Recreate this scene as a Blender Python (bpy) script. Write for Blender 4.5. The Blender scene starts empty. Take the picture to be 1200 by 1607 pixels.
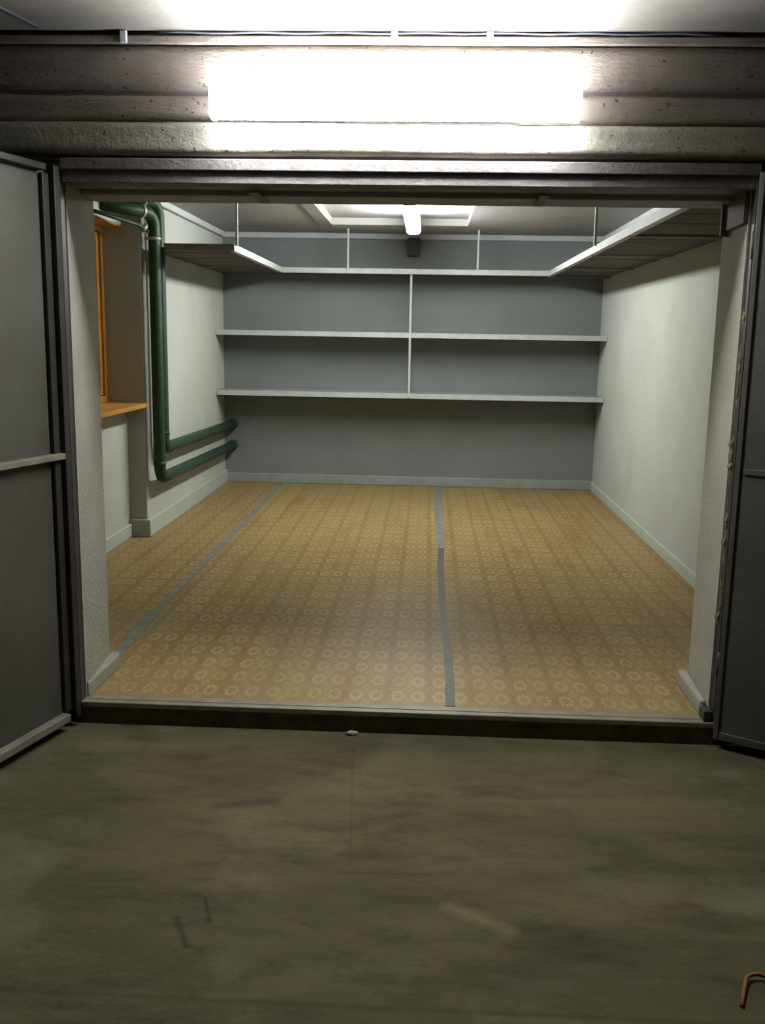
import bpy, bmesh, math, random
from mathutils import Vector, Matrix
random.seed(7)
S = bpy.context.scene
COL = S.collection

# ------------------------------------------------------------------ helpers
def bx(bm, x0, x1, y0, y1, z0, z1, rot=None, piv=None):
    r = bmesh.ops.create_cube(bm, size=1)
    M = Matrix.Translation(((x0+x1)/2, (y0+y1)/2, (z0+z1)/2)) @ Matrix.Diagonal((abs(x1-x0), abs(y1-y0), abs(z1-z0), 1))
    bmesh.ops.transform(bm, matrix=M, verts=r['verts'])
    if rot: bmesh.ops.rotate(bm, cent=piv, matrix=rot, verts=r['verts'])

def tube(bm, pts, r, n=14, bend=0.0, cap=True):
    """tube through pts; inner corners rounded with radius bend"""
    pts = [Vector(p) for p in pts]; path = [pts[0]]
    for i in range(1, len(pts)-1):
        a, b, c = pts[i-1], pts[i], pts[i+1]
        if bend > 0:
            d1 = (a-b).normalized(); d2 = (c-b).normalized()
            k = min(bend, (a-b).length*.45, (c-b).length*.45)
            p, q = b+d1*k, b+d2*k
            for t in [j/7 for j in range(8)]: path.append(p*(1-t)**2 + b*2*t*(1-t) + q*t*t)
        else: path.append(b)
    path.append(pts[-1])
    rr = r if isinstance(r, list) else [r]*len(path)
    tan = [(path[min(i+1, len(path)-1)]-path[max(i-1, 0)]).normalized() for i in range(len(path))]
    up = Vector((0, 0, 1)) if abs(tan[0].z) < .9 else Vector((1, 0, 0))
    u = tan[0].cross(up).normalized(); rings = []
    for p, t, ra in zip(path, tan, rr):
        u = (u - t*u.dot(t)).normalized(); v = t.cross(u)
        rings.append([bm.verts.new(p + (u*math.cos(2*math.pi*k/n) + v*math.sin(2*math.pi*k/n))*ra) for k in range(n)])
    for A, B in zip(rings, rings[1:]):
        for k in range(n):
            f = bm.faces.new((A[k], A[(k+1) % n], B[(k+1) % n], B[k])); f.smooth = True
    if cap:
        bm.faces.new(rings[0][::-1]); bm.faces.new(rings[-1])

def prism(bm, poly, z0, z1):
    a = [bm.verts.new((x, y, z0)) for x, y in poly]; b = [bm.verts.new((x, y, z1)) for x, y in poly]
    bm.faces.new(a[::-1]); bm.faces.new(b)
    for i in range(len(poly)):
        j = (i+1) % len(poly); bm.faces.new((a[i], a[j], b[j], b[i]))

def extr_x(bm, prof, x0, x1):
    """(y,z) profile extruded along X"""
    a = [bm.verts.new((x0, y, z)) for y, z in prof]; b = [bm.verts.new((x1, y, z)) for y, z in prof]
    bm.faces.new(a); bm.faces.new(b[::-1])
    for i in range(len(prof)):
        j = (i+1) % len(prof); bm.faces.new((a[i], b[i], b[j], a[j]))

def obj(name, bm, mat, parent=None, bev=0.0, seg=2):
    bmesh.ops.recalc_face_normals(bm, faces=bm.faces[:])
    me = bpy.data.meshes.new(name); bm.to_mesh(me); bm.free()
    me.materials.append(mat)
    o = bpy.data.objects.new(name, me); COL.objects.link(o)
    if parent:
        o.parent = parent
        if parent.type == 'EMPTY' or True: o.matrix_parent_inverse = parent.matrix_basis.inverted()
    if bev:
        m = o.modifiers.new('bevel', 'BEVEL'); m.width = bev; m.segments = seg; m.limit_method = 'ANGLE'
    return o
NB = bmesh.new
def struct(name, bm, mat, parent=None, bev=0.0):
    o = obj(name, bm, mat, parent, bev)
    if not parent: o['kind'] = 'structure'
    return o
def tag(o, label, cat, group=None):
    o['label'] = label; o['category'] = cat
    if group: o['group'] = group
    return o
def empty(name, loc, rz=0):
    o = bpy.data.objects.new(name, None); o.location = loc; o.rotation_euler = (0, 0, rz); COL.objects.link(o); return o

# ------------------------------------------------------------------ materials
def new(name):
    m = bpy.data.materials.new(name); m.use_nodes = True
    return m, m.node_tree, m.node_tree.nodes['Principled BSDF']
def N(nt, t, **k):
    n = nt.nodes.new(t)
    for a, v in k.items(): setattr(n, a, v)
    return n
def setin(nt, sock, v):
    if hasattr(v, 'is_linked') or isinstance(v, bpy.types.NodeSocket): nt.links.new(v, sock)
    else: sock.default_value = v
def math_(nt, op, a, b=0.0, c=0.0):
    n = N(nt, 'ShaderNodeMath', operation=op); setin(nt, n.inputs[0], a); setin(nt, n.inputs[1], b); setin(nt, n.inputs[2], c); return n.outputs[0]
def mix(nt, f, a, b):
    n = N(nt, 'ShaderNodeMix', data_type='RGBA'); setin(nt, n.inputs[0], f)
    setin(nt, n.inputs[6], a if not isinstance(a, tuple) else (*a[:3], 1)); setin(nt, n.inputs[7], b if not isinstance(b, tuple) else (*b[:3], 1)); return n.outputs[2]
def coords(nt, scale=(1, 1, 1)):
    g = N(nt, 'ShaderNodeNewGeometry'); m = N(nt, 'ShaderNodeMapping'); m.inputs['Scale'].default_value = scale
    nt.links.new(g.outputs['Position'], m.inputs[0]); return m.outputs[0]
def noise(nt, vec, scale, detail=4, rough=.55, lo=.35, hi=.65):
    n = N(nt, 'ShaderNodeTexNoise'); n.inputs['Scale'].default_value = scale; n.inputs['Detail'].default_value = detail; n.inputs['Roughness'].default_value = rough
    nt.links.new(vec, n.inputs['Vector'])
    r = N(nt, 'ShaderNodeMapRange'); r.inputs[1].default_value = lo; r.inputs[2].default_value = hi; nt.links.new(n.outputs[0], r.inputs[0]); return r.outputs[0]
def bump(nt, b, h, strength, dist=.01):
    n = N(nt, 'ShaderNodeBump'); n.inputs['Strength'].default_value = strength; n.inputs['Distance'].default_value = dist
    nt.links.new(h, n.inputs['Height']); nt.links.new(n.outputs[0], b.inputs['Normal'])
def simple(name, c1, c2=None, scale=6, rough=.7, metal=0, bmp=0.0, bscale=60, stretch=(1, 1, 1), spec=.3):
    m, nt, b = new(name); v = coords(nt, stretch)
    nt.links.new(mix(nt, noise(nt, v, scale), c1, c2 or tuple(x*.88 for x in c1)), b.inputs['Base Color'])
    b.inputs['Roughness'].default_value = rough; b.inputs['Metallic'].default_value = metal
    b.inputs['Specular IOR Level'].default_value = spec
    if bmp: bump(nt, b, noise(nt, coords(nt), bscale, 3, .6, .2, .8), bmp)
    return m
def emit(name, c, s):
    m, nt, b = new(name); b.inputs['Base Color'].default_value = (.8, .8, .8, 1)
    b.inputs['Emission Color'].default_value = (*c, 1); b.inputs['Emission Strength'].default_value = s; return m

M_white = simple('whitewashed_plaster', (.44, .455, .41), (.40, .415, .37), 2.2, .85, 0, .35, 90)
M_back = simple('grey_painted_plaster', (.195, .21, .202), (.175, .19, .183), 2.0, .8, 0, .3, 90)
M_pier = simple('pier_plaster', (.32, .305, .245), (.27, .26, .205), 3.5, .85, 0, .4, 60)
M_ceil = simple('ceiling_whitewash', (.46, .45, .44), (.41, .395, .385), 1.6, .9, 0, .3, 50)
M_ceilo = simple('outer_ceiling_plaster', (.26, .24, .22), (.21, .19, .17), 2.5, .9, 0, .12, 40)
M_joint = simple('ceiling_joint_plaster', (.36, .32, .30), None, 5, .9)
M_corn = simple('cornice_paint', (.50, .51, .51), None, 3, .8)
M_skirt = simple('skirting_paint', (.42, .45, .39), (.37, .395, .34), 9, .7)
M_green = simple('green_pipe_paint', (.024, .060, .032), (.018, .046, .024), 8, .5, 0, .15, 80)
M_wood = simple('orange_varnished_pine', (.52, .26, .045), (.43, .19, .03), 10, .45, 0, 0, 60, (6, 6, 1), .5)
M_steel = simple('pale_painted_steel', (.45, .475, .45), (.39, .41, .385), 12, .5, .0, .1, 60)
M_frame = simple('weathered_frame_steel', (.13, .115, .108), (.095, .083, .078), 9, .6, .1, .3, 70)
M_soff = simple('glare_tinted_soffit', (.34, .32, .38), (.27, .25, .30), 7, .7, 0, .2, 60)  # bluish-purple lamp glare on the soffit is put into its base colour
M_skb = simple('grey_skirting_paint', (.28, .30, .275), (.24, .26, .235), 9, .7)
M_brk = simple('brown_primer_steel', (.13, .085, .06), (.09, .06, .045), 9, .7, 0, .2, 60)
M_framel = simple('pale_frame_edge', (.21, .195, .18), (.15, .135, .12), 9, .6, .1, .2, 70)
M_gate = simple('grey_gate_paint', (.100, .096, .078), (.076, .070, .053), 2.5, .55, .25, .15, 50)
M_gated = simple('dark_gate_stile', (.048, .043, .038), (.035, .031, .027), 6, .5, .3, .1, 50)
M_gatel = simple('gate_rail_paint', (.24, .22, .16), (.17, .155, .11), 8, .5, .1, .1, 50)
M_deck = simple('unpainted_deck_board', (.115, .10, .092), (.08, .07, .065), 5, .8, 0, .2, 50, (1, 8, 1))
M_decks = simple('shelf_board', (.30, .32, .30), (.25, .27, .25), 5, .7, 0, .1, 50)
M_tape1 = simple('pale_blue_grey_tape', (.185, .20, .165), (.135, .15, .125), 14, .5, 0, .15, 50)
M_tape2 = simple('dark_grey_tape', (.088, .088, .06), (.07, .07, .048), 14, .5, 0, .15, 50)
M_thr = simple('dirty_threshold_concrete', (.12, .095, .052), (.07, .055, .03), 12, .9, 0, .5, 60)
M_box = simple('dark_grey_plastic', (.055, .055, .058), None, 5, .6)
M_cable = simple('cable_sheath', (.10, .10, .13), None, 20, .6)
M_clip = simple('white_clip', (.6, .62, .65), None, 20, .5)
M_rust = simple('rusty_wire', (.30, .11, .02), (.14, .05, .015), 40, .8)
M_stone = simple('pale_stone', (.28, .27, .24), None, 30, .9, 0, .5, 90)
M_foam = simple('yellowed_sealing_foam', (.035, .026, .016), (.16, .13, .05), 14, .95, 0, .8, 60, (1, 1, 1))
M_clamp = simple('galvanised_clamp', (.42, .40, .36), None, 20, .45, .5)
M_cap = simple('lamp_end_plastic', (.85, .87, .88), None, 10, .4)
M_outcap = emit('lit_outer_lamp_end', (.93, .97, 1.0), 16)
M_house = simple('lamp_housing_enamel', (.75, .77, .78), None, 10, .5)
M_outlamp = emit('lit_outer_diffuser', (.93, .97, 1.0), 120)
M_inlamp = emit('lit_inner_diffuser', (.97, 1.0, .97), 92)

# concrete courses above the opening
m, nt, b = new('rough_concrete_beam'); v = coords(nt, (1, 1, 3)); v1 = coords(nt)
c = mix(nt, noise(nt, v, 3, 6, .6), (.29, .25, .21), (.20, .165, .14))
c = mix(nt, noise(nt, v1, 55, 2, .5, .66, .72), c, (.07, .06, .05))
nt.links.new(c, b.inputs['Base Color']); b.inputs['Roughness'].default_value = .92; b.inputs['Specular IOR Level'].default_value = .15
bump(nt, b, noise(nt, v, 30, 6, .65, .2, .8), .6, .012); M_beam = m
m, nt, b = new('smooth_concrete_lintel'); v = coords(nt, (1, 1, 2)); v1 = coords(nt)
c = mix(nt, noise(nt, v, 3, 6, .6), (.31, .295, .24), (.22, .205, .165))
c = mix(nt, noise(nt, v1, 60, 2, .5, .67, .71), c, (.07, .06, .045))
nt.links.new(c, b.inputs['Base Color']); b.inputs['Roughness'].default_value = .9; b.inputs['Specular IOR Level'].default_value = .15
bump(nt, b, noise(nt, v1, 45, 5, .65, .2, .8), .5, .01); M_lintel = m

# outer concrete floor with blotches, joints and scrapes
m, nt, b = new('stained_concrete'); v = coords(nt); vs = coords(nt, (.8, 2.2, 1))
c = mix(nt, noise(nt, vs, 1.3, 6, .6, .35, .65), (.112, .096, .046), (.066, .055, .025))
c = mix(nt, math_(nt, 'MULTIPLY', noise(nt, vs, 4.0, 8, .7, .48, .70), .75), c, (.033, .025, .013))
c = mix(nt, math_(nt, 'MULTIPLY', noise(nt, v, 2.3, 6, .6, .55, .8), .7), c, (.165, .148, .092))
c = mix(nt, math_(nt, 'MULTIPLY', noise(nt, v, 17, 6, .7, .57, .78), .6), c, (.035, .028, .016))
sp = N(nt, 'ShaderNodeSeparateXYZ'); nt.links.new(v, sp.inputs[0]); X, Y = sp.outputs[0], sp.outputs[1]
wob = noise(nt, v, 14, 3, .6, .2, .8)
def seg(ax, ay, bx_, by, w):
    dx, dy = bx_-ax, by-ay; L2 = dx*dx+dy*dy
    px = math_(nt, 'SUBTRACT', X, ax); py = math_(nt, 'SUBTRACT', Y, ay)
    t = math_(nt, 'ADD', math_(nt, 'MULTIPLY', px, dx/L2), math_(nt, 'MULTIPLY', py, dy/L2))
    t = math_(nt, 'MINIMUM', math_(nt, 'MAXIMUM', t, 0.0), 1.0)
    ex = math_(nt, 'SUBTRACT', px, math_(nt, 'MULTIPLY', t, dx)); ey = math_(nt, 'SUBTRACT', py, math_(nt, 'MULTIPLY', t, dy))
    d = math_(nt, 'SQRT', math_(nt, 'ADD', math_(nt, 'MULTIPLY', ex, ex), math_(nt, 'MULTIPLY', ey, ey)))
    d = math_(nt, 'ADD', d, math_(nt, 'MULTIPLY', wob, w*.8))
    r = N(nt, 'ShaderNodeMapRange'); r.inputs[1].default_value = w*1.6; r.inputs[2].default_value = w*.3; nt.links.new(d, r.inputs[0]); return r.outputs[0]
for a, k in (((-.656, -1.30, -.60, -1.42, .013), .85), ((-.60, -1.42, -.555, -1.43, .012), .7), ((-.60, -1.20, -.562, -1.31, .009), .85),
             ((-.63, -1.19, -.575, -1.20, .016), .5), ((-.256, -.16, -.20, -1.0, .006), .35), ((-.68, -.66, -.50, -.61, .035), .6),
             ((-3, -1.62, 3, -1.62, .012), .45), ((-.22, -1.04, .05, -1.03, .008), .4)):
    c = mix(nt, math_(nt, 'MULTIPLY', seg(*a), k), c, (.026, .021, .012))
c = mix(nt, math_(nt, 'MULTIPLY', seg(.10, -1.19, .26, -1.29, .035), .5), c, (.20, .165, .09))
nt.links.new(c, b.inputs['Base Color']); b.inputs['Roughness'].default_value = .85; b.inputs['Specular IOR Level'].default_value = .2
bump(nt, b, noise(nt, v, 24, 8, .7, .2, .8), .5, .012); M_conc = m

# lino with rows of petalled rings
m, nt, b = new('patterned_lino'); v = coords(nt)
sp = N(nt, 'ShaderNodeSeparateXYZ'); nt.links.new(v, sp.inputs[0]); X, Y = sp.outputs[0], sp.outputs[1]
PX, PY = .1775, .1735
def cell(x, off, per): # centred -per/2..per/2
    t = math_(nt, 'DIVIDE', math_(nt, 'SUBTRACT', x, off), per)
    return math_(nt, 'MULTIPLY', math_(nt, 'SUBTRACT', t, math_(nt, 'ROUND', t)), per)
def ring(ox, oy, rx, ry, wid, petals, px=PX, py=PY):
    cx = math_(nt, 'DIVIDE', cell(X, ox, px), rx); cy = math_(nt, 'DIVIDE', cell(Y, oy, py), ry)
    r = math_(nt, 'SQRT', math_(nt, 'ADD', math_(nt, 'MULTIPLY', cx, cx), math_(nt, 'MULTIPLY', cy, cy)))
    a = math_(nt, 'ARCTAN2', cy, cx)
    pet = math_(nt, 'MULTIPLY_ADD', math_(nt, 'COSINE', math_(nt, 'MULTIPLY', a, petals)), .5, .5)
    d = math_(nt, 'ABSOLUTE', math_(nt, 'SUBTRACT', r, .8))
    q = N(nt, 'ShaderNodeMapRange'); q.inputs[1].default_value = wid; q.inputs[2].default_value = wid*.35; nt.links.new(d, q.inputs[0])
    return math_(nt, 'MULTIPLY', q.outputs[0], math_(nt, 'MULTIPLY_ADD', pet, .7, .3))
base = mix(nt, noise(nt, coords(nt, (1.6, .7, 1)), 1.8, 5, .6), (.29, .205, .080), (.235, .160, .060))
base = mix(nt, math_(nt, 'MULTIPLY', noise(nt, v, 60, 3, .6), .35), base, (.175, .108, .038))
# darker line between pairs of columns
ln = math_(nt, 'ABSOLUTE', cell(X, -.136, PX)); q = N(nt, 'ShaderNodeMapRange'); q.inputs[1].default_value = .022; q.inputs[2].default_value = .008; nt.links.new(ln, q.inputs[0])
base = mix(nt, math_(nt, 'MULTIPLY', q.outputs[0], .45), base, (.18, .11, .042))
rows = math_(nt, 'ABSOLUTE', cell(Y, .184+PY/2, PY)); q = N(nt, 'ShaderNodeMapRange'); q.inputs[1].default_value = .04; q.inputs[2].default_value = .01; nt.links.new(rows, q.inputs[0])
base = mix(nt, math_(nt, 'MULTIPLY', q.outputs[0], .3), base, (.20, .13, .05))
R = math_(nt, 'MAXIMUM', ring(-.009, .184, .028, .058, .40, 8), ring(-.094, .184, .028, .058, .40, 8))
R = math_(nt, 'MAXIMUM', R, math_(nt, 'MULTIPLY', ring(-.0515, .184+PY/2, .014, .03, .8, 4), .55))
R = math_(nt, 'MAXIMUM', R, math_(nt, 'MULTIPLY', ring(-.136, .184+PY/2, .014, .03, .8, 4), .4))
R = math_(nt, 'MULTIPLY', R, noise(nt, v, 5, 4, .6, .15, .6))
base = mix(nt, math_(nt, 'MULTIPLY', R, .6), base, (.45, .34, .17))
# traffic wear running lengthwise, reddish scuffs and greyish patches
wear = noise(nt, coords(nt, (4.5, .55, 1)), 1.6, 5, .65, .52, .72)
base = mix(nt, math_(nt, 'MULTIPLY', wear, .5), base, (.185, .082, .026))
pat = noise(nt, v, 1.5, 3, .5, .56, .7)
base = mix(nt, math_(nt, 'MULTIPLY', pat, .35), base, (.21, .19, .105))
nt.links.new(base, b.inputs['Base Color']); b.inputs['Roughness'].default_value = .45; b.inputs['Specular IOR Level'].default_value = .13
bump(nt, b, noise(nt, v, 35, 3, .6, .2, .8), .12, .01); M_lino = m

# ------------------------------------------------------------------ dimensions
XL, XR, D, ZC = -2.065, 1.692, 6.03, 2.493      # inner room
XRec, YC = -2.195, 3.25                          # recessed part of the left wall, corner of the column
FW = .44                                         # thickness of the front wall
FZ = -.09                                        # outer floor level

# ------------------------------------------------------------------ shell
bm = NB(); bx(bm, XRec-.3, XR+.3, .03, D+.3, -.06, 0); struct('floor', bm, M_lino)
bm = NB(); bx(bm, -3.3, 3.3, -6.3, .03, FZ-.1, FZ); struct('floor', bm, M_conc)
bm = NB(); bx(bm, XR, XR+.25, FW, D+.25, -.06, ZC+.1); struct('wall_right', bm, M_white)
bm = NB(); bx(bm, XL-.6, XR, D, D+.25, -.06, ZC+.1); struct('wall_back', bm, M_back)
# left wall: column block + recessed wall with the window niche (z .98 .. 2.25)
bm = NB()
bx(bm, XL-.6, XL, YC, D, -.06, ZC+.1)
NZ0, NZ1, NY0 = .965, 2.245, 1.55
bx(bm, XRec-.4, XRec, FW, YC, -.06, NZ0); bx(bm, XRec-.4, XRec, FW, YC, NZ1, ZC+.1); bx(bm, XRec-.4, XRec, FW, NY0, NZ0, NZ1)
struct('wall_left', bm, M_white)
# front wall: two piers (slightly splayed reveals) and the lintel, one thick wall
bm = NB()
prism(bm, [(-3.3, .05), (-1.388, .05), (-1.418, FW), (-3.3, FW)], FZ-.05, 2.06)
prism(bm, [(1.165, .05), (3.3, .05), (3.3, FW), (1.187, FW)], FZ-.05, 2.06)
bx(bm, -3.3, 3.3, .06, FW, 2.06, ZC+.2)
struct('wall_front', bm, M_pier)
# ceiling: flat slabs with one panel set a little higher around the lamp
PX0, PX1, PY1 = -.90, .325, 5.28
bm = NB()
bx(bm, XRec-.4, PX0, FW-.02, D+.2, ZC, ZC+.12); bx(bm, PX1, XR+.2, FW-.02, D+.2, ZC, ZC+.12)
bx(bm, PX0, PX1, PY1, D+.2, ZC, ZC+.16); bx(bm, PX0, PX1, FW-.02, PY1, ZC+.06, ZC+.16)
struct('ceiling', bm, M_ceil)
bm = NB(); bx(bm, PX0-.11, PX0, FW, PY1+.12, ZC-.006, ZC); struct('trim_1', bm, M_joint)
# cornice strips
bm = NB(); bx(bm, XL, XR, D-.04, D, ZC-.055, ZC); struct('trim_2', bm, M_corn, bev=.012)
bm = NB(); bx(bm, XL, XL+.04, YC, D-.04, ZC-.055, ZC); struct('trim_3', bm, M_corn, bev=.012)
bm = NB(); bx(bm, XR-.03, XR, FW, D-.04, ZC-.05, ZC); struct('trim_4', bm, M_corn, bev=.012)
# skirtings
bm = NB(); bx(bm, XL, XR, D-.022, D, 0, .095); struct('baseboard_back', bm, M_skb, bev=.006)
bm = NB(); bx(bm, XR-.02, XR, FW, D-.022, 0, .085); struct('baseboard_right', bm, M_skirt, bev=.006)
bm = NB(); prism(bm, [(XL, YC), (XL, D-.022), (XL+.03, D-.022), (XL+.03, YC-.03), (XRec, YC-.03), (XRec, YC)], 0, .13)
bx(bm, XRec, XRec+.022, FW, YC-.03, 0, .10); struct('baseboard_left', bm, M_skirt, bev=.006)
bm = NB(); prism(bm, [(-1.388, .06), (-1.380, .06), (-1.366, FW-.02), (-1.385, FW+.02), (-1.44, FW+.02), (-1.44, FW), (-1.418, FW)], 0, .06)
struct('baseboard_front', bm, M_pier, bev=.012)
bm = NB(); prism(bm, [(1.165, .08), (1.138, .08), (1.142, FW+.02), (1.21, FW+.02), (1.21, FW), (1.187, FW)], 0, .065)
struct('baseboard_front', bm, M_pier, bev=.012)

# outer passage
bm = NB(); bx(bm, -3.3, 3.3, -6.3, -.0, 2.575, 2.7); struct('ceiling', bm, M_ceilo)
bm = NB(); bx(bm, -3.5, -3.3, -6.5, .5, FZ-.1, 2.7); struct('wall_passage_left', bm, M_lintel)
bm = NB(); bx(bm, 3.3, 3.5, -6.5, .5, FZ-.1, 2.7); struct('wall_passage_right', bm, M_lintel)
bm = NB(); bx(bm, -3.5, 3.5, -6.5, -6.3, FZ-.1, 2.7); struct('wall_passage_back', bm, M_lintel)
# ceiling seam
bm = NB(); tube(bm, [(-1.42, -.02, 2.573), (-1.50, -.35, 2.573), (-1.60, -.75, 2.573), (-1.62, -1.3, 2.573)], .005, 6, .1); struct('trim_9', bm, M_cable)

# wavy rough courses above the door, built as one displaced sheet per course with real thickness
def course(name, z0, z1, yf, mat, amp, seed, sag=None, par=None):
    """block from x -3.3..3.3, front face y=yf bulging, wavering edges"""
    rnd = random.Random(seed); ph = [rnd.uniform(0, 6.28) for _ in range(8)]
    bm = NB(); nx, nz = 150, 10
    def w(x, k): return amp*(math.sin(x*2.1+ph[k])*.5+math.sin(x*5.3+ph[k+1])*.3+math.sin(x*13+ph[k+2])*.15)
    fr = []
    for i in range(nx+1):
        x = -3.3+6.6*i/nx; col = []
        a = z0+w(x, 0)+(sag(x) if sag else 0); c_ = z1+w(x, 3)
        for j in range(nz+1):
            t = j/nz; e = 1-abs(2*t-1)**6
            y = yf+.022*(1-e)+amp*.7*math.sin(x*7+ph[6]+t*3)*e*.5+rnd.uniform(-1, 1)*.0012
            col.append(bm.verts.new((x, y, a+(c_-a)*t)))
        fr.append(col)
    for i in range(nx):
        for j in range(nz):
            f = bm.faces.new((fr[i][j], fr[i+1][j], fr[i+1][j+1], fr[i][j+1])); f.smooth = True
    for i in range(nx):
        for j, s in ((0, 1), (nz, -1)):
            A, B = fr[i][j], fr[i+1][j]
            a2 = bm.verts.new((A.co.x, .07, A.co.z)); b2 = bm.verts.new((B.co.x, .07, B.co.z))
            bm.faces.new((A, B, b2, a2) if s < 0 else (B, A, a2, b2))
    return struct(name, bm, mat)
course('wall_front_course', 2.374, 2.532, .002, M_beam, .006, 1)
course('wall_front_course', 2.272, 2.360, -.006, M_beam, .006, 2, lambda x: -.035*max(0, -x-1.15)-(.012 if x > .3 else 0))
course('wall_front_course', 2.148, 2.262, -.014, M_lintel, .004, 3)
bm = NB(); bx(bm, -3.3, 3.3, .026, .08, 2.13, 2.60); struct('trim_5', bm, M_frame)
bm = NB(); bx(bm, -3.3, 3.3, .0, .04, 2.532, 2.560); struct('trim_6', bm, M_beam, bev=.004)

# steel frame of the opening: head (stepped) and jambs
fr = empty('door_frame', (0, 0, 0)); fr['kind'] = 'structure'; fr.name = 'trim_7'
bm = NB()
extr_x(bm, [(-.008, 2.093), (-.008, 2.134), (.10, 2.134), (.10, 2.048), (.006, 2.048), (.006, 2.093)], -1.385, 1.18)
obj('head_angle', bm, M_frame, fr, .003)
bm = NB(); bx(bm, -1.44, 1.20, .10, .25, 2.090, 2.13); bx(bm, -1.42, 1.19, .10, .115, 2.052, 2.09); obj('head_channel', bm, M_soff, fr, .003)
bm = NB(); bx(bm, -1.42, 1.19, .25, FW+.02, 2.038, 2.13); obj('head_channel', bm, M_soff, fr, .004)
for x in (-.685, .425):
    bm = NB(); bx(bm, x-.018, x+.018, .10, .40, 2.030, 2.036); obj('brace_plate', bm, M_framel, fr, .001)
bm = NB(); bx(bm, -1.400, -1.391, .0, .052, -.03, 2.093); obj('jamb', bm, M_gated, fr, .003)
bm = NB(); bx(bm, 1.172, 1.19, -.0, .052, -.03, 2.093); obj('jamb', bm, M_gated, fr, .003)
bm = NB(); bx(bm, 1.150, 1.182, .34, .352, 1.915, 2.04); obj('bracket', bm, M_framel, fr, .002)
bm = NB(); prism(bm, [(1.148, .055), (1.19, .055), (1.20, .34), (1.165, .34)], 1.935, 2.06); obj('bracket', bm, M_brk, fr, .002)
# cracked yellow foam between jamb steel and right pier
bm = NB(); rnd = random.Random(5); pr = None; n = 70
for i in range(n+1):
    z = .40+1.22*i/n; w = .012*max(0, math.sin(i*.37+rnd.uniform(-.9, .9)))*rnd.random()
    q = [bm.verts.new((1.173-w, .022, z)), bm.verts.new((1.171-w*.8, .058, z)), bm.verts.new((1.18, .062, z)), bm.verts.new((1.18, .022, z))]
    if pr:
        for k in range(4): bm.faces.new((pr[k], pr[(k+1) % 4], q[(k+1) % 4], q[k]))
    pr = q
obj('foam_seal', bm, M_foam, fr)
# threshold
bm = NB(); bx(bm, -1.39, 1.18, .0, .06, FZ-.02, -.012); struct('trim_8', bm, M_thr, bev=.004)
th = [o for o in COL.objects if o.name == 'trim_8'][0]
bm = NB(); bx(bm, -1.39, 1.18, -.008, .026, -.018, .004); obj('threshold_angle', bm, M_gatel, th, .003)
bm = NB(); bx(bm, -1.37, 1.165, .034, .075, -.01, .003); obj('threshold_strip', bm, M_gatel, th, .002)
bm = NB(); bx(bm, 1.135, 1.166, .0, .07, .003, .05); obj('pivot_lug', bm, M_gated, th, .004)

# ------------------------------------------------------------------ window in the recess
win = empty('window_1', (-2.33, 2.4, NZ0)); win['kind'] = 'structure'
def fb(name, boxes, mat, bev=.003, par=win):
    bm = NB()
    for B_ in boxes: bx(bm, *B_)
    return obj(name, bm, mat, par, bev)
y0, y1, z0, z1 = NY0, YC, NZ0+.03, NZ1
fb('window_frame', [(-2.40, -2.33, y1-.05, y1, z0, z1), (-2.40, -2.33, y0, y0+.05, z0, z1), (-2.40, -2.33, y0+.05, y1-.05, z1-.05, z1), (-2.40, -2.33, y0+.05, y1-.05, z0, z0+.05)], M_wood)
for a, c_ in ((y0+.055, 2.38), (2.40, y1-.055)):
    s_ = fb('sash', [(-2.385, -2.345, a, a+.055, z0+.055, z1-.055), (-2.385, -2.345, c_-.055, c_, z0+.055, z1-.055), (-2.385, -2.345, a+.055, c_-.055, z1-.11, z1-.055), (-2.385, -2.345, a+.055, c_-.055, z0+.055, z0+.11)], M_wood)
    mg, ntg, bg = new('window_glass'); bg.inputs['Base Color'].default_value = (.8, .9, .88, 1); bg.inputs['Roughness'].default_value = .06; bg.inputs['Transmission Weight'].default_value = .9
    p_ = fb('pane', [(-2.368, -2.362, a+.055, c_-.055, z0+.11, z1-.11)], mg, 0, s_)
fb('window_sill', [(-2.33, -2.035, y0, YC-.004, z0-.03, z0)], M_wood, .005)
fb('head_board', [(-2.33, XRec-.005, y0, YC-.004, NZ1-.012, NZ1)], M_wood, .003)
bm = NB(); bx(bm, -2.62, -2.60, FW, YC, .7, 2.5); struct('wall_outside', bm, M_lintel)

# ------------------------------------------------------------------ green heating pipes
def pipe(name, pts, r, label, bend, sleeve, clamps, socket):
    root = empty(name, pts[0]); tag(root, label, 'pipe', 'green heating pipes')
    bm = NB(); tube(bm, pts, r, 20, bend); obj('pipe_run', bm, M_green, root)
    for a, d in socket:      # weld rings at the ends of the bends
        bm = NB(); a = Vector(a); d = Vector(d).normalized(); tube(bm, [a-d*.014, a+d*.014], r*1.07, 20); obj('weld_ring', bm, M_green, root)
    for a, d in sleeve:
        bm = NB(); a = Vector(a); d = Vector(d).normalized(); tube(bm, [a-d*.045, a+d*.045], r*1.22, 20); obj('wall_sleeve', bm, M_green, root, .004)
    for a, d in clamps:
        bm = NB(); a = Vector(a); d = Vector(d).normalized(); tube(bm, [a-d*.012, a+d*.012], r*1.12, 16)
        bx(bm, a.x-.07, a.x-.02, a.y-.01, a.y+.01, a.z-.01, a.z+.01); obj('clamp', bm, M_clamp, root)
    return root
XP = -1.975
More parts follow.
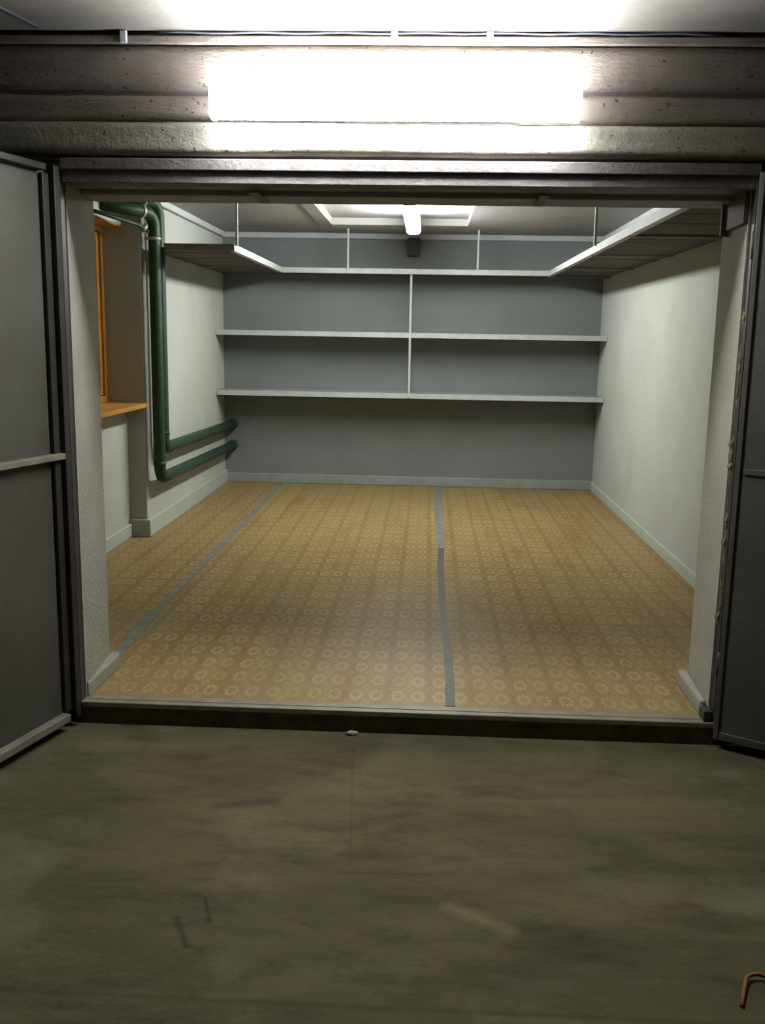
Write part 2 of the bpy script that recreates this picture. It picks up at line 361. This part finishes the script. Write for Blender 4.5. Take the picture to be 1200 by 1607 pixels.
pipe('heating_pipe', [(-2.188, 2.82, 2.335), (XP, 3.30, 2.335), (XP, 3.30, .43), (XP, 6.02, .385)], .043,
     'green heating pipe standing nearest the camera, turning into the lower of the two floor-side runs', .11,
     [((XP, 5.96, .386), (0, 1, 0))], [((XP, 3.30, 2.16), (0, 0, 1)), ((-2.03, 3.176, 2.335), (.213, .48, 0))], [((XP, 3.30, .545), (0, 0, 1)), ((XP, 3.42, .43), (0, 1, 0))])
pipe('heating_pipe', [(-2.188, 2.96, 2.425), (XP, 3.42, 2.425), (XP, 3.42, .645), (XP, 6.02, .60)], .043,
     'green heating pipe standing behind the other, turning into the upper run', .11,
     [((XP, 5.96, .601), (0, 1, 0))], [((-2.045, 3.27, 2.425), (.213, .46, 0))], [((XP, 3.42, .76), (0, 0, 1)), ((XP, 3.54, .643), (0, 1, 0))])

hp = [o for o in COL.objects if o.name == 'heating_pipe'][0]
bm = NB(); tube(bm, [(-2.14, 2.54, 2.254), (-2.035, 3.16, 2.236), (-2.0, 3.27, 2.20)], .013, 12, .05); obj('branch_pipe', bm, M_green, hp)
bm = NB(); tube(bm, [(-2.028, 3.20, 2.205), (-2.012, 3.235, 2.245)], .017, 12); obj('valve', bm, M_clamp, hp)

# ------------------------------------------------------------------ loft shelf round three walls
ZL = 2.085; ZT = ZL+.048
LX, RX, LY, BY = -1.405, 1.108, 3.33, 5.61
loft = empty('storage_loft', (0, BY, ZL)); tag(loft, 'high U-shaped storage loft hung under the ceiling round three walls, pale steel edge', 'shelf')
def lp(name, boxes, mat, bev=.002):
    bm = NB()
    for B_ in boxes: bx(bm, *B_)
    return obj(name, bm, mat, loft, bev)
e = .005
# L-shaped edge angles (upright leg + flat leg)
lp('edge_angle', [(LX-e, LX, LY, BY, ZL, ZT), (LX-.04, LX-e, LY, BY, ZL, ZL+e)], M_steel, 0)
lp('edge_angle', [(LX, RX, BY-e, BY, ZL, ZT), (LX, RX, BY, BY+.04, ZL, ZL+e)], M_steel, 0)
lp('edge_angle', [(RX, RX+e, FW+.03, BY, ZL, ZT), (RX+e, RX+.04, FW+.03, BY, ZL, ZL+e)], M_steel, 0)
lp('edge_angle', [(-1.915, LX-e, LY, LY+e, ZL, ZT), (-1.915, LX-.045, LY+e, LY+.04, ZL, ZL+e)], M_framel, 0)
# boards with gaps: across for the side arms, along for the back run
def boards(x0, x1, y0, y1, along, w, seed):
    rnd = random.Random(seed); out = []; t = y0
    if along == 'y':
        while t < y1-.01:
            n_ = min(t+w*rnd.uniform(.85, 1.15), y1); out.append((x0, x1, t, n_-.008, ZL+.006+rnd.uniform(0, .004), ZL+.032)); t = n_
    return out
lp('deck', boards(-1.915, LX-e-.002, LY+e+.002, 3.50, 'y', .165, 1)+boards(XL+.003, LX-e-.002, 3.508, BY-.01, 'y', .16, 1), M_deck)
lp('deck', boards(RX+e+.002, XR-.003, FW+.04, BY-.01, 'y', .19, 2), M_deck)
lp('deck', boards(XL+.003, XR-.003, BY+.002, D-.003, 'y', .14, 3), M_deck)
for yy in (.75, 2.0, 3.3, 4.6):      # cross bearers on the right arm
    lp('bearer', [(RX+.01, XR-.002, yy, yy+.03, ZL-.003, ZL+.006)], M_framel)
lp('bearer', [(RX-.0, XR-.002, BY+.01, BY+.05, ZL-.012, ZL+.0)], M_framel)
def rod(x, y): lp('hanger_rod', [(x-.009, x+.009, y-.009, y+.009, ZT-.01, ZC)], M_steel, .002)
rod(LX+.012, LY+.03); rod(-.78, BY-.012); rod(.44, BY-.012); rod(RX-.012, 3.02)

# wall shelves
def wall_shelf(z, label):
    r_ = empty('wall_shelf', (0, D-.2, z)); tag(r_, label, 'shelf', 'long shelves along the back wall')
    bm = NB(); bx(bm, XL+.004, XR-.004, D-.375, D-.002, z+.018, z+.036); obj('shelf_board', bm, M_decks, r_, .002)
    bm = NB(); bx(bm, XL+.004, XR-.004, D-.382, D-.376, z-.012, z+.036); bx(bm, XL+.004, XR-.004, D-.376, D-.34, z+.011, z+.0165); obj('edge_angle', bm, M_steel, r_)
    for x in (XL+.004, XR-.034):
        bm = NB(); bx(bm, x, x+.03, D-.37, D-.002, z-.004, z+.016); obj('end_bearer', bm, M_decks, r_, .002)
    return r_
wall_shelf(1.505, 'upper long grey shelf on the back wall, midway between loft and lower shelf')
wall_shelf(.925, 'lower long grey shelf on the back wall, nearest to the floor')
bm = NB(); bx(bm, -.192, -.170, D-.398, D-.384, .925, ZL); tag(obj('shelf_post', bm, M_steel, None, .002), 'thin white upright rod from the loft edge down past both back wall shelves', 'post')

# dark box high on the back wall
t = empty('junction_box', (-.172, D, 2.28)); tag(t, 'small dark grey box high on the back wall behind the ceiling lamp', 'box')
bm = NB(); bx(bm, -.232, -.112, D-.05, D-.001, 2.280, 2.455); obj('box_body', bm, M_box, t, .006)
bm = NB(); bx(bm, -.226, -.118, D-.058, D-.05, 2.286, 2.449); obj('box_cover', bm, M_box, t, .004)

# ------------------------------------------------------------------ lamps
def rounded_bar(bm, axis, a0, a1, cx, cz, w, h, r=.02, n=5, arc=True):
    """bar with rounded cross-section"""
    prof = []
    for sx, sz, st in ((1, 1, 0), (-1, 1, 90), (-1, -1, 180), (1, -1, 270)):
        for k in range(n+1):
            t = math.radians(st+90*k/n); prof.append((cx+sx*(w/2-r)+r*math.cos(t), cz+sz*(h/2-r)+r*math.sin(t)))
    mk = (lambda s, p: (p[0], s, p[1])) if axis == 'y' else (lambda s, p: (s, p[0], p[1]))
    A = [bm.verts.new(mk(a0, p)) for p in prof]; B = [bm.verts.new(mk(a1, p)) for p in prof]
    bm.faces.new(A); bm.faces.new(B[::-1]); L_ = len(prof)
    for k in range(L_): bm.faces.new((A[k], A[(k+1) % L_], B[(k+1) % L_], B[k]))
# outer lamp, on the beam above the opening
lo = empty('fluorescent_lamp', (-.145, -.02, 2.31)); tag(lo, 'long bright white fluorescent lamp fixed on the concrete beam above the garage opening', 'lamp')
OX0, OX1, OZ, OY = -.795, .508, 2.312, -.095
bm = NB(); bx(bm, OX0+.02, OX1-.02, -.045, -.018, OZ-.045, OZ+.045); obj('housing', bm, M_house, lo, .004)
bm = NB(); rounded_bar(bm, 'x', OX0+.012, OX1-.012, OY+.01, OZ, .085, .112, .03); obj('diffuser', bm, M_outlamp, lo)
for x in (OX0, OX1-.014):
    bm = NB(); rounded_bar(bm, 'x', x, x+.014, OY+.01, OZ, .092, .118, .03); obj('end_cap', bm, M_outcap, lo)
# inner lamp, lengthwise on the ceiling
li = empty('fluorescent_lamp', (-.155, 3.95, ZC+.06)); tag(li, 'fluorescent lamp seen end-on, fixed lengthwise on the ceiling inside the garage', 'lamp')
bm = NB(); bx(bm, -.180, -.130, 3.08, 4.82, 2.466, ZC+.06); obj('housing', bm, M_house, li, .003)
bm = NB(); rounded_bar(bm, 'y', 3.05, 4.85, -.155, 2.42, .118, .095, .032); obj('diffuser', bm, M_inlamp, li)
for y in (3.038, 4.85):
    bm = NB(); rounded_bar(bm, 'y', y, y+.012, -.155, 2.42, .122, .099, .032); obj('end_cap', bm, M_cap, li)

# cable with clips under the outer ceiling
ca = empty('electrical_cable', (0, -.01, 2.54)); tag(ca, 'thin dark cable clipped along the joint between beam and outer ceiling', 'cable')
bm = NB(); pts = []
for i in range(34):
    x = -1.0+2.0*i/33; pts.append((x, -.010, 2.565+.002*math.sin(i*1.3)))
tube(bm, pts, .0035, 8); obj('cable_run', bm, M_cable, ca)
for x in (-.150, .190, -1.13):
    bm = NB(); bx(bm, x-.012, x+.012, -.017, .0, 2.530, 2.572); obj('clip', bm, M_clip, ca, .003)

# ------------------------------------------------------------------ gate leaves
def leaf(name, hinge, ang, side, label):
    """leaf hinged at `hinge`; ang = world angle of its width; local +x along the leaf, inner face towards the camera side"""
    W, Z0, Z1 = 1.28, -.05, 2.10
    rt = empty(name, (hinge[0], hinge[1], 0), ang); rt['kind'] = 'structure'; rt['label'] = label
    s = side     # sign of local y that faces the viewer
    def part(n_, boxes, mat, bev=.003):
        bm = NB()
        for (x0, x1, a, b_, c0, c1) in boxes: bx(bm, x0, x1, s*a, s*b_, c0, c1)
        o = obj(n_, bm, mat, rt, bev); o.matrix_parent_inverse = Matrix.Identity(4); return o
    if side > 0:
        part('steel_sheet', [(.004, W, -.046, -.040, Z0+.01, Z1-.01)], M_gate, 0)
        part('stile', [(0, .030, -.038, .0, Z0, Z1), (.030, .068, -.038, -.022, Z0+.03, Z1-.03)], M_gated)
    else:
        part('steel_sheet', [(.020, W, -.014, -.008, Z0+.01, Z1-.01)], M_gate, 0)
        part('stile', [(0, .020, -.038, .0, Z0, Z1), (.020, .050, -.038, -.015, Z0+.03, Z1-.03)], M_gate)
    part('stile', [(W-.05, W, -.038, .0, Z0, Z1)], M_gate)
    part('rail', [(.068, W-.05, -.038, -.002, Z1-.025, Z1)], M_gated)
    part('rail', [(.068 if side > 0 else .022, W-.05, -.038, -.0, Z0, Z0+.032)], M_gatel if side > 0 else M_gate)
    part('rail', [(.030, W-.05, -.038, -.0, 1.012, 1.035)], M_gatel if name == 'door_1' else M_gate)
    for z in (.25, 1.85):
        bm = NB(); tube(bm, [(-.006, -s*.02, z-.05), (-.006, -s*.02, z+.05)], .008, 12)
        o = obj('hinge', bm, M_gated, rt); o.matrix_parent_inverse = Matrix.Identity(4)
    return rt
la = math.atan2(-math.cos(math.radians(16)), -math.sin(math.radians(16)))
ra = math.atan2(-math.cos(math.radians(58)), math.sin(math.radians(58)))
leaf('door_1', (-1.385, -.02), la, 1, 'left grey steel gate leaf swung open, pale middle rail')
leaf('door_2', (1.165, -.035), ra, -1, 'right grey steel gate leaf swung wide open')

# ------------------------------------------------------------------ tape on the lino
def tape(pts, w, mat, label, seed):
    """strip along centre line pts, widths w, slightly ragged"""
    rnd = random.Random(seed); bm = NB(); L_, R_ = [], []; n = 26
    for i in range(n+1):
        t = i/n*(len(pts)-1); k = min(int(t), len(pts)-2); f = t-k
        x = pts[k][0]*(1-f)+pts[k+1][0]*f; y = pts[k][1]*(1-f)+pts[k+1][1]*f; ww = (w[k]*(1-f)+w[k+1]*f)/2
        L_.append((x-ww+rnd.uniform(-.003, .003), y)); R_.append((x+ww+rnd.uniform(-.003, .003), y))
    prism(bm, L_+R_[::-1], .0006, .003)
    return tag(obj('floor_tape', bm, mat), label, 'tape', 'tape strips on the patterned floor')
tape([(-1.425, .50), (-1.462, 1.26)], [.045, .075], M_tape1, 'short pale wide strip of tape on the floor beside the left pier', 1)
tape([(-1.455, 1.262), (-1.462, 3.2), (-1.470, 6.0)], [.035, .05, .045], M_tape1, 'narrow blue-grey tape strip along the left floor seam to the back wall', 2)
tape([(.128, 3.095), (.120, 4.5), (.128, 6.0)], [.055, .07, .07], M_tape1, 'pale blue-grey tape strip on the middle floor seam, far half by the back wall', 3)
tape([(.129, .085), (.131, .627), (.116, 1.473), (.113, 2.349), (.126, 3.09)], [.042, .042, .04, .042, .042], M_tape2, 'dark grey tape strip on the middle floor seam, near half by the threshold', 4)

# small things on the outer floor
bm = NB(); tube(bm, [(.80, -1.56, FZ+.004), (.825, -1.50, FZ+.005), (.845, -1.455, FZ+.012), (.875, -1.445, FZ+.014), (.92, -1.47, FZ+.008), (.96, -1.53, FZ+.004)], .005, 8, .02)
tag(obj('rusty_wire', bm, M_rust), 'bent rusty orange wire lying on the concrete at the near right corner', 'wire')
bm = NB(); bmesh.ops.create_icosphere(bm, subdivisions=2, radius=.018)
rnd = random.Random(3)
for v_ in bm.verts: v_.co = Vector((v_.co.x*1.3, v_.co.y*.8, v_.co.z*.55))*rnd.uniform(.85, 1.12)+Vector((-.27, -.03, FZ+.008))
tag(obj('pebble', bm, M_stone), 'small pale pebble lying against the threshold', 'stone')

# ------------------------------------------------------------------ world, camera
w = bpy.data.worlds.new('world'); S.world = w; w.use_nodes = True
w.node_tree.nodes['Background'].inputs[0].default_value = (.5, .55, .6, 1); w.node_tree.nodes['Background'].inputs[1].default_value = .02
f, pitch, yaw, roll = 1498.2, .1816, -.0447, .0172
fw = Vector((math.sin(yaw)*math.cos(pitch), math.cos(yaw)*math.cos(pitch), -math.sin(pitch)))
r0 = fw.cross(Vector((0, 0, 1))).normalized(); u0 = r0.cross(fw)
r = r0*math.cos(roll)+u0*math.sin(roll); u = -r0*math.sin(roll)+u0*math.cos(roll)
cd = bpy.data.cameras.new('camera'); co = bpy.data.objects.new('camera', cd); COL.objects.link(co)
co.matrix_world = Matrix(((r.x, u.x, -fw.x, 0), (r.y, u.y, -fw.y, -3.6652), (r.z, u.z, -fw.z, 1.5), (0, 0, 0, 1)))
cd.sensor_fit = 'VERTICAL'; cd.sensor_height = 24; cd.lens = f/1607*24; cd.clip_start = .05; cd.clip_end = 60
S.camera = co
S.view_settings.view_transform = 'Standard'; S.view_settings.look = 'None'; S.view_settings.gamma = 1; S.view_settings.use_curve_mapping = False
S.view_settings.exposure = 0
S.cycles.max_bounces = 8
